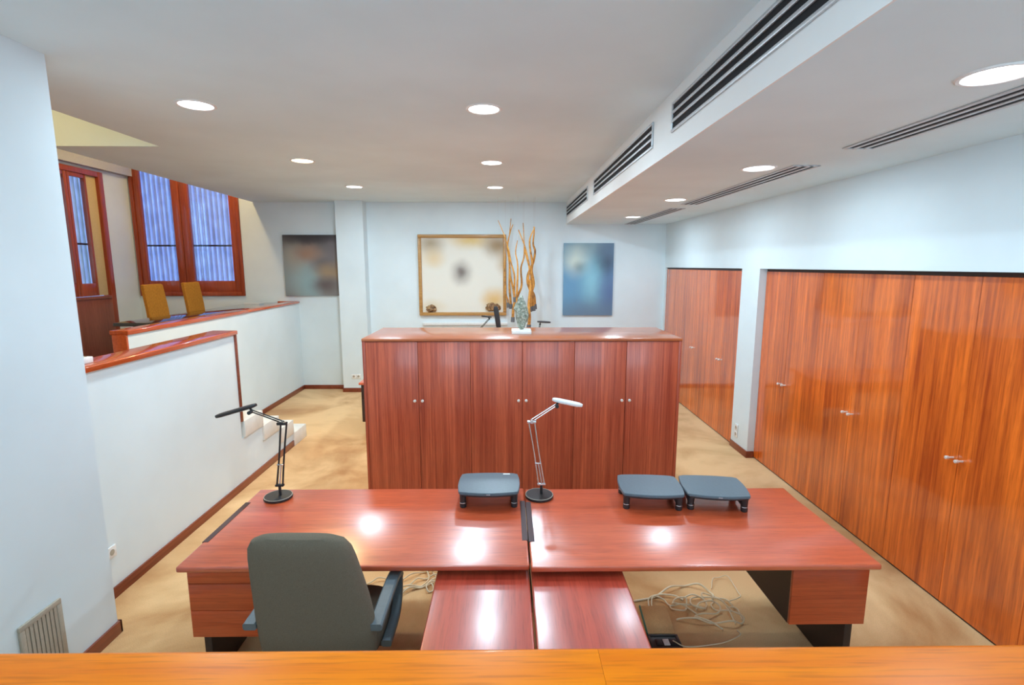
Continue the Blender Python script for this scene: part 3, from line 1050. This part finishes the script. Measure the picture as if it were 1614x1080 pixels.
# ------------------------------------------------------------------ cables and floor box
def cable(pts, label, group, r=0.0045, z=0.0055, lift=0.02):
    P = []
    for i, (x, y) in enumerate(pts):
        h = z + (lift * (0.5 + 0.5 * math.sin(i * 2.1 + x * 9)) if 0 < i < len(pts) - 1 else 0.0)
        P.append((x, y, max(h, r + 0.0003)))
    P2 = smooth_path(P, 8)
    for v in P2:
        v.z = max(v.z, r + 0.0003)
    return tag(MB().tube(P2, r, n=8).build('cable', M['cable']), label, 'cable', group)


right_cables = [
    [(0.85, 3.1), (1.0, 3.14), (1.13, 3.21), (1.25, 3.26), (1.34, 3.24), (1.4, 3.19), (1.4, 3.13), (1.38, 3.1)],
    [(1.43, 3.23), (1.47, 3.31), (1.53, 3.35), (1.58, 3.33), (1.6, 3.26), (1.59, 3.18), (1.57, 3.1), (1.5, 3.08), (1.46, 3.1), (1.42, 3.14)],
    [(1.5, 3.02), (1.47, 3.08), (1.43, 3.13), (1.36, 3.16), (1.32, 3.13), (1.33, 3.09)],
    [(1.23, 2.97), (1.17, 3.03), (1.11, 3.04), (1.1, 3.06), (1.14, 3.11), (1.2, 3.1), (1.19, 3.05), (1.16, 2.99), (1.11, 2.97), (1.08, 3.01), (1.08, 3.05)],
    [(0.98, 2.97), (0.96, 3.05), (0.99, 3.12), (1.05, 3.1), (1.08, 3.05), (1.15, 3.03), (1.25, 3.05), (1.31, 3.02)],
    [(0.95, 2.97), (0.94, 3.04), (0.96, 3.11), (1.05, 3.15), (1.14, 3.14), (1.19, 3.11)],
    [(1.08, 2.92), (1.11, 2.92), (1.2, 2.9), (1.29, 2.88), (1.41, 2.87), (1.48, 2.88), (1.5, 2.91), (1.44, 2.97), (1.37, 3.0), (1.35, 3.04), (1.39, 3.09)],
    [(1.34, 2.83), (1.28, 2.86), (1.22, 2.91), (1.21, 2.95), (1.25, 2.94), (1.36, 2.97), (1.4, 3.02), (1.36, 3.06), (1.28, 3.06), (1.24, 3.01)],
    [(1.5, 2.91), (1.5, 3.0), (1.45, 3.03), (1.44, 2.97), (1.44, 2.88)],
    [(1.18, 3.12), (1.26, 3.13), (1.33, 3.09), (1.30, 3.02), (1.22, 3.03), (1.24, 3.10), (1.33, 3.13), (1.42, 3.08), (1.47, 3.0)],
]
special = {0: ('thick beige cable arching over the tangle under the right desk', 0.0065),
           1: ('thin beige cable in a wide loop behind the tangle under the right desk', 0.0035)}
for i, pts in enumerate(right_cables):
    if i in special:
        cable(pts, special[i][0], 'cables under the right desk', special[i][1], lift=0.03)
    else:
        cable(pts, 'thin beige cable in the tangle on the carpet under the right desk', 'tangled cables under the right desk', 0.005, lift=0.03)
cable([(0.995, 2.73), (1.06, 2.68), (1.21, 2.69), (1.32, 2.72), (1.42, 2.77), (1.42, 2.81)],
      'thin beige cable curving out of the open floor box', 'cables under the right desk', 0.0035, z=0.012, lift=0.004)
left_cables = [
    [(-0.51, 3.51), (-0.55, 3.46), (-0.53, 3.41), (-0.5, 3.37)],
    [(-0.8, 3.47), (-0.73, 3.48), (-0.65, 3.48), (-0.59, 3.43), (-0.56, 3.35), (-0.6, 3.28), (-0.66, 3.24)],
    [(-0.77, 3.32), (-0.69, 3.39), (-0.61, 3.44), (-0.53, 3.43), (-0.45, 3.40)],
    [(-0.74, 3.16), (-0.68, 3.23), (-0.59, 3.27), (-0.52, 3.33), (-0.45, 3.36)],
    [(-0.75, 3.21), (-0.67, 3.24), (-0.6, 3.26), (-0.53, 3.3), (-0.46, 3.31)],
    [(-0.76, 3.26), (-0.68, 3.26), (-0.58, 3.27), (-0.53, 3.27), (-0.51, 3.23), (-0.54, 3.21), (-0.56, 3.24), (-0.55, 3.29), (-0.52, 3.32)],
    [(-1.0, 3.3), (-0.96, 3.32), (-0.91, 3.35), (-0.80, 3.34)],
    [(-0.69, 3.28), (-0.64, 3.34), (-0.58, 3.36), (-0.52, 3.38), (-0.44, 3.38)],
]
for pts in left_cables:
    cable(pts, 'thin beige cable on the carpet between the armrest and the left return', 'loose cables under the left desk', 0.005, lift=0.025)

fb = thing('floor_box', 'open floor outlet box with its lid up beside the right return', 'floor box', (0.955, 2.73, 0))
f = MB()
f.box(-0.10, 0.085, 0.045, 0.058, 0, 0.010, bev=0.002)
f.box(-0.10, 0.085, -0.058, -0.045, 0, 0.010, bev=0.002)
f.box(-0.10, -0.085, -0.045, 0.045, 0, 0.010, bev=0.002)
f.box(0.070, 0.085, -0.045, 0.045, 0, 0.010, bev=0.002)
f.build('box_frame', M['standdark'], fb)
B(-0.085, 0.070, -0.045, 0.045, 0, 0.004).build('well', M['black'], fb)
for x in (-0.045, 0.0, 0.040):
    B(x - 0.018, x + 0.018, -0.030, 0.020, 0.004, 0.009, bev=0.002).build('outlet', M['plastic'] if x == 0.0 else M['standdark'], fb)
lid = B(-0.092, 0.075, 0.0, 0.195, 0.0, 0.008, bev=0.002)
lid = lid.build('lid', M['carpet'], fb, loc=(0, 0.062, 0.006))
lid.rotation_euler = (math.radians(14), 0, 0)
B(-0.100, -0.092, 0.0, 0.198, -0.002, 0.010).build('lid_edge', M['green'], lid)

# ------------------------------------------------------------------ pictures
def picture(cx, cz, w, h, y, label, mat, frame=None, depth=0.035):
    t = thing('painting', label, 'painting', (cx, y - 0.002, cz))
    if frame:
        fw, fd = frame, 0.055
        f = MB()
        f.box(-w / 2, w / 2, -fd, 0, h / 2 - fw, h / 2, bev=0.008)
        f.box(-w / 2, w / 2, -fd, 0, -h / 2, -h / 2 + fw, bev=0.008)
        f.box(-w / 2, -w / 2 + fw, -fd, 0, -h / 2 + fw, h / 2 - fw, bev=0.008)
        f.box(w / 2 - fw, w / 2, -fd, 0, -h / 2 + fw, h / 2 - fw, bev=0.008)
        f.build('frame', M['gold'], t)
        B(-w / 2 + fw, w / 2 - fw, -0.03, 0, -h / 2 + fw, h / 2 - fw).build('canvas', mat, t)
    else:
        B(-w / 2, w / 2, -depth, 0, -h / 2, h / 2, bev=0.003).build('canvas', mat, t)
    return t


dk = canvas('dark blurred canvas', lin(139, 135, 132), [
    (0, 0.60, 1.22, 0.51, lin(75, 68, 70), 1.0), (-0.22, -0.25, 0.57, 0.68, lin(170, 192, 192), 0.95), (-0.05, -0.35, 0.34, 0.54, lin(145, 182, 189), 0.5),
    (-0.32, 0.16, 0.38, 0.41, lin(182, 176, 160), 0.75), (-0.06, 0.20, 0.41, 0.27, lin(167, 134, 114), 0.95), (0.22, 0.02, 0.32, 0.22, lin(107, 103, 107), 0.8),
    (0.34, -0.10, 0.41, 0.24, lin(172, 146, 115), 0.95), (0.22, -0.34, 0.35, 0.24, lin(110, 98, 97), 0.95), (0.40, 0.28, 0.27, 0.54, lin(124, 113, 117), 0.6),
    (0.0, 0.52, 1.08, 0.19, lin(66, 61, 63), 0.9)])
picture(-3.43, 2.232, 0.95, 1.06, BY, 'unframed dark blurred painting left of the white pier', dk)
bl = canvas('blue blurred canvas', lin(117, 157, 185), [
    (0.0, 0.58, 0.94, 0.61, lin(144, 164, 170), 0.9), (-0.22, 0.32, 0.35, 0.41, lin(208, 218, 207), 0.95), (-0.14, 0.20, 0.19, 0.19, lin(125, 135, 138), 0.8),
    (0.30, 0.30, 0.35, 0.41, lin(73, 86, 101), 0.95), (0.36, 0.55, 0.32, 0.41, lin(106, 126, 150), 0.8), (0.06, -0.05, 0.35, 0.68, lin(147, 203, 218), 0.85),
    (-0.30, -0.2, 0.41, 0.54, lin(110, 159, 195), 0.7), (0.40, -0.25, 0.38, 0.68, lin(99, 119, 163), 0.8), (0, -0.62, 1.08, 0.41, lin(113, 135, 159), 0.8)])
picture(1.455, 1.985, 0.885, 1.275, BY, 'unframed blue blurred painting right of the hanging branches', bl)
cr = canvas('cream canvas with scorch marks', lin(232, 228, 216), [
    (-0.02, 0.05, 0.27, 0.30, lin(150, 142, 136), 0.9), (-0.02, 0.05, 0.12, 0.13, lin(112, 102, 98), 0.65), (-0.55, 0.55, 0.34, 0.30, lin(176, 158, 132), 0.95),
    (-0.50, 0.30, 0.30, 0.25, lin(226, 200, 156), 0.8), (0.15, 0.62, 0.55, 0.22, lin(222, 190, 122), 0.9), (0.62, 0.52, 0.40, 0.34, lin(166, 142, 112), 1.0),
    (0.74, 0.22, 0.2, 0.3, lin(196, 170, 134), 0.8), (0.56, -0.42, 0.36, 0.28, lin(226, 186, 122), 0.95), (-0.55, -0.55, 0.35, 0.2, lin(224, 206, 172), 0.7)])
pt = picture(-0.775, 2.06, 1.55, 1.42, BY, 'large gold framed cream picture with a grey scorch in its middle', cr, frame=0.058)


def lump(cx, cy, cz, rx, ry, rz, seed, amp=0.3, sub=3):
    mb = MB()
    r = bmesh.ops.create_icosphere(mb.bm, subdivisions=sub, radius=1.0)
    for v in r['verts']:
        d = v.co.copy()
        k = 1.0 + amp * noise.noise(d * 1.7 + Vector((seed, 0, 0))) + amp * 0.5 * noise.noise(d * 4.0 + Vector((0, seed, 0)))
        v.co = Vector((cx + d.x * rx * k, cy + d.y * ry * k, cz + d.z * rz * k))
    return mb


lump(-0.57, -0.05, -0.585, 0.095, 0.03, 0.06, 3, 0.5).build('relief', M['relief'], pt)
lump(0.54, -0.05, -0.56, 0.13, 0.03, 0.075, 9, 0.4).build('relief', M['relief'], pt)

# ------------------------------------------------------------------ hanging branches
branches = [
    ([(0.031, 1.549), (0.025, 1.653), (-0.006, 1.756), (-0.026, 2.022), (-0.026, 2.265), (-0.013, 2.426)], 0.012, 0.22, 'thin dark branch hanging leftmost, along the edge of the gold frame'),
    ([(0.08, 1.518), (0.066, 1.694), (0.052, 1.899), (0.056, 2.184), (0.046, 2.386), (0.026, 2.566), (0.052, 2.745), (0.081, 3.021)], 0.017, 0.33, 'tallest hanging branch, its tip nearest the ceiling'),
    ([(0.107, 1.31), (0.118, 1.487), (0.138, 1.653), (0.118, 1.838), (0.066, 2.062), (0.046, 2.345), (0.016, 2.546), (0.067, 2.785), (0.111, 2.903)], 0.019, 0.1, 'hanging branch reaching lowest left of the stone sculpture'),
    ([(0.138, 1.663), (0.128, 1.817), (0.134, 2.062), (0.077, 2.285), (0.04, 2.486), (-0.035, 2.725), (-0.131, 2.952)], 0.013, -0.12, 'hanging branch with a thin dark tip leaning left over the gold frame'),
    ([(0.18, 1.529), (0.169, 1.735), (0.179, 2.022), (0.179, 2.265), (0.148, 2.446), (0.178, 2.626)], 0.016, -0.3, 'short straight hanging branch just behind the stone sculpture'),
    ([(0.176, 1.508), (0.19, 1.694), (0.262, 1.899), (0.25, 2.184), (0.301, 2.386), (0.3, 2.646), (0.285, 2.943)], 0.018, 0.25, 'wavy hanging branch alone between the two clusters'),
    ([(0.364, 1.226), (0.377, 1.404), (0.366, 1.611), (0.395, 1.94), (0.354, 2.022), (0.373, 2.204), (0.3, 2.526), (0.194, 2.795)], 0.022, -0.25, 'hanging branch reaching lowest right of the stone sculpture'),
    ([(0.387, 1.508), (0.406, 1.776), (0.447, 1.94), (0.414, 2.143), (0.424, 2.285), (0.382, 2.546), (0.391, 2.686), (0.461, 2.844)], 0.024, -0.12, 'front hanging branch of the right cluster'),
    ([(0.449, 1.508), (0.427, 1.755), (0.364, 1.94), (0.364, 2.083), (0.444, 2.285), (0.474, 2.466), (0.442, 2.586), (0.457, 2.785), (0.451, 2.864)], 0.024, 0.0, 'hanging branch of the right cluster with a forked pale tip'),
    ([(0.48, 1.528), (0.464, 1.735), (0.396, 1.858), (0.425, 2.022), (0.383, 2.224), (0.311, 2.486), (0.296, 2.626)], 0.024, 0.12, 'rightmost foot of the hanging branch clusters, crossing to the left'),
]
for pts, r, dy, label in branches:
    x0, z0 = pts[0]
    Y = 8.5 + dy
    t = thing('hanging_branch', label, 'branch', (x0, Y, z0), 0, 'twisted branches hanging by the back wall')
    P = [(x - x0, 0.02 * math.sin(3 * z + x0 * 20), z - z0) for x, z in pts]
    r *= 1.3
    MB().tube(P, r, r * 0.28, n=8, smooth=6).build('stem', M['branch'], t)
    d = (Vector(P[1]) - Vector(P[0])).normalized()
    p0 = Vector(P[0])
    MB().tube([p0 - d * 0.03, p0 + d * 0.055], r + 0.010, r + 0.008, n=10).build('cuff', M['cuff'], t)
    tip = Vector(P[-1])
    MB().tube([tip - Vector((0, 0, 0.02)), (tip.x, tip.y, CZ - z0 + 0.002)], 0.0012, n=5).build('thread', M['thread'], t)

# ------------------------------------------------------------------ stone on the cabinet
sc = thing('stone_sculpture', 'grey green rough standing stone on a white marble base on the cabinet', 'sculpture', (0.142, 4.80, 1.6003))
B(-0.092, 0.092, -0.095, 0.095, 0, 0.034, bev=0.003).build('base', M['marble'], sc)
mb = MB()
r_ = bmesh.ops.create_icosphere(mb.bm, subdivisions=5, radius=1.0)
for v in r_['verts']:
    d = v.co.copy()
    u = (d.z + 1) / 2
    wx = 0.046 + 0.013 * math.sin(min(1.0, max(0.0, (u - 0.15) / 0.75)) * math.pi)
    k = 1 + 0.28 * noise.noise(d * 2.2 + Vector((4, 1, 0))) + 0.16 * noise.noise(d * 7 + Vector((1, 0, 5)))
    v.co = Vector((d.x * wx * k * (1.0 if u > 0.5 else 1.0 + 0.5 * (0.5 - u)) + 0.006 * math.sin(u * 6), d.y * wx * 0.8 * k, 0.030 + max(0, u * 0.325) * (1 + 0.05 * noise.noise(d * 5))))
mb.build('stone', M['stone'], sc)

# ------------------------------------------------------------------ raised area furniture
ct = thing('bar_counter', 'black glass topped counter behind the half wall of the raised area', 'counter', (-4.17, 7.42, 0.6802))
B(-0.33, 0.305, -1.60, 1.58, 0.865, 0.905, bev=0.004).build('countertop', M['counter'], ct)
B(0.20, 0.24, -1.50, 1.55, 0, 0.864, bev=0.003).build('front_panel', M['dark'], ct)
for y in (-1.45, 1.50):
    B(-0.20, 0.19, y - 0.02, y + 0.02, 0, 0.864, bev=0.003).build('leg', M['dark'], ct)


def bar_chair(y, label):
    t = thing('bar_chair', label, 'chair', (-4.72, y, 0.6803), 0, 'ochre bar chairs')
    rings = []
    for z, x, k in ((0.66, -0.16, 0.95), (0.68, -0.163, 1.0), (0.95, -0.185, 1.0), (1.25, -0.225, 0.97), (1.285, -0.230, 0.93), (1.295, -0.232, 0.82)):
        rings.append([Vector((x + a * 0.030 * (k if k < 0.9 else 1), b * 0.205 * k, z)) for a, b in
                      ((-1, -0.93), (-0.6, -1), (0.6, -1), (1, -0.93), (1, 0.93), (0.6, 1), (-0.6, 1), (-1, 0.93))])
    MB().rings(rings).build('backrest', M['suede'], t)
    B(-0.19, 0.20, -0.205, 0.205, 0.60, 0.68, bev=0.018, seg=3).build('seat', M['suede'], t)
    for sx in (-0.165, 0.165):
        for sy in (-0.175, 0.175):
            B(sx - 0.018, sx + 0.018, sy - 0.018, sy + 0.018, 0, 0.60, bev=0.003).build('leg', M['dark'], t)
    f = MB()
    for sy in (-0.175, 0.175):
        f.box(-0.147, 0.147, sy - 0.010, sy + 0.010, 0.20, 0.225)
    f.build('footrest', M['dark'], t)


bar_chair(7.18, 'ochre suede bar chair behind the counter, the left one')
bar_chair(8.05, 'ochre suede bar chair behind the counter, the right one nearer the wide window corner')
tr = thing('tray', 'small white flat tray at the far end of the black counter', 'tray', (-4.34, 8.78, 1.5855))
MB().prism([(-0.13, -0.08), (0.13, -0.08), (0.13, 0.08), (-0.13, 0.08)], 0, 0.008).build('plate', M['plastic'], tr)
B(-0.13, 0.13, -0.08, -0.07, 0.008, 0.022).build('lip', M['plastic'], tr)
pb = thing('switch_box', 'small white plastic box on the near end of the stair rail', 'box', (-2.765, 3.285, 1.6052))
B(-0.035, 0.035, -0.045, 0.045, 0, 0.040, bev=0.004).build('case', M['plastic'], pb)
B(-0.015, 0.015, -0.020, 0.020, 0.040, 0.044, bev=0.001).build('switch', M['greymetal'], pb)
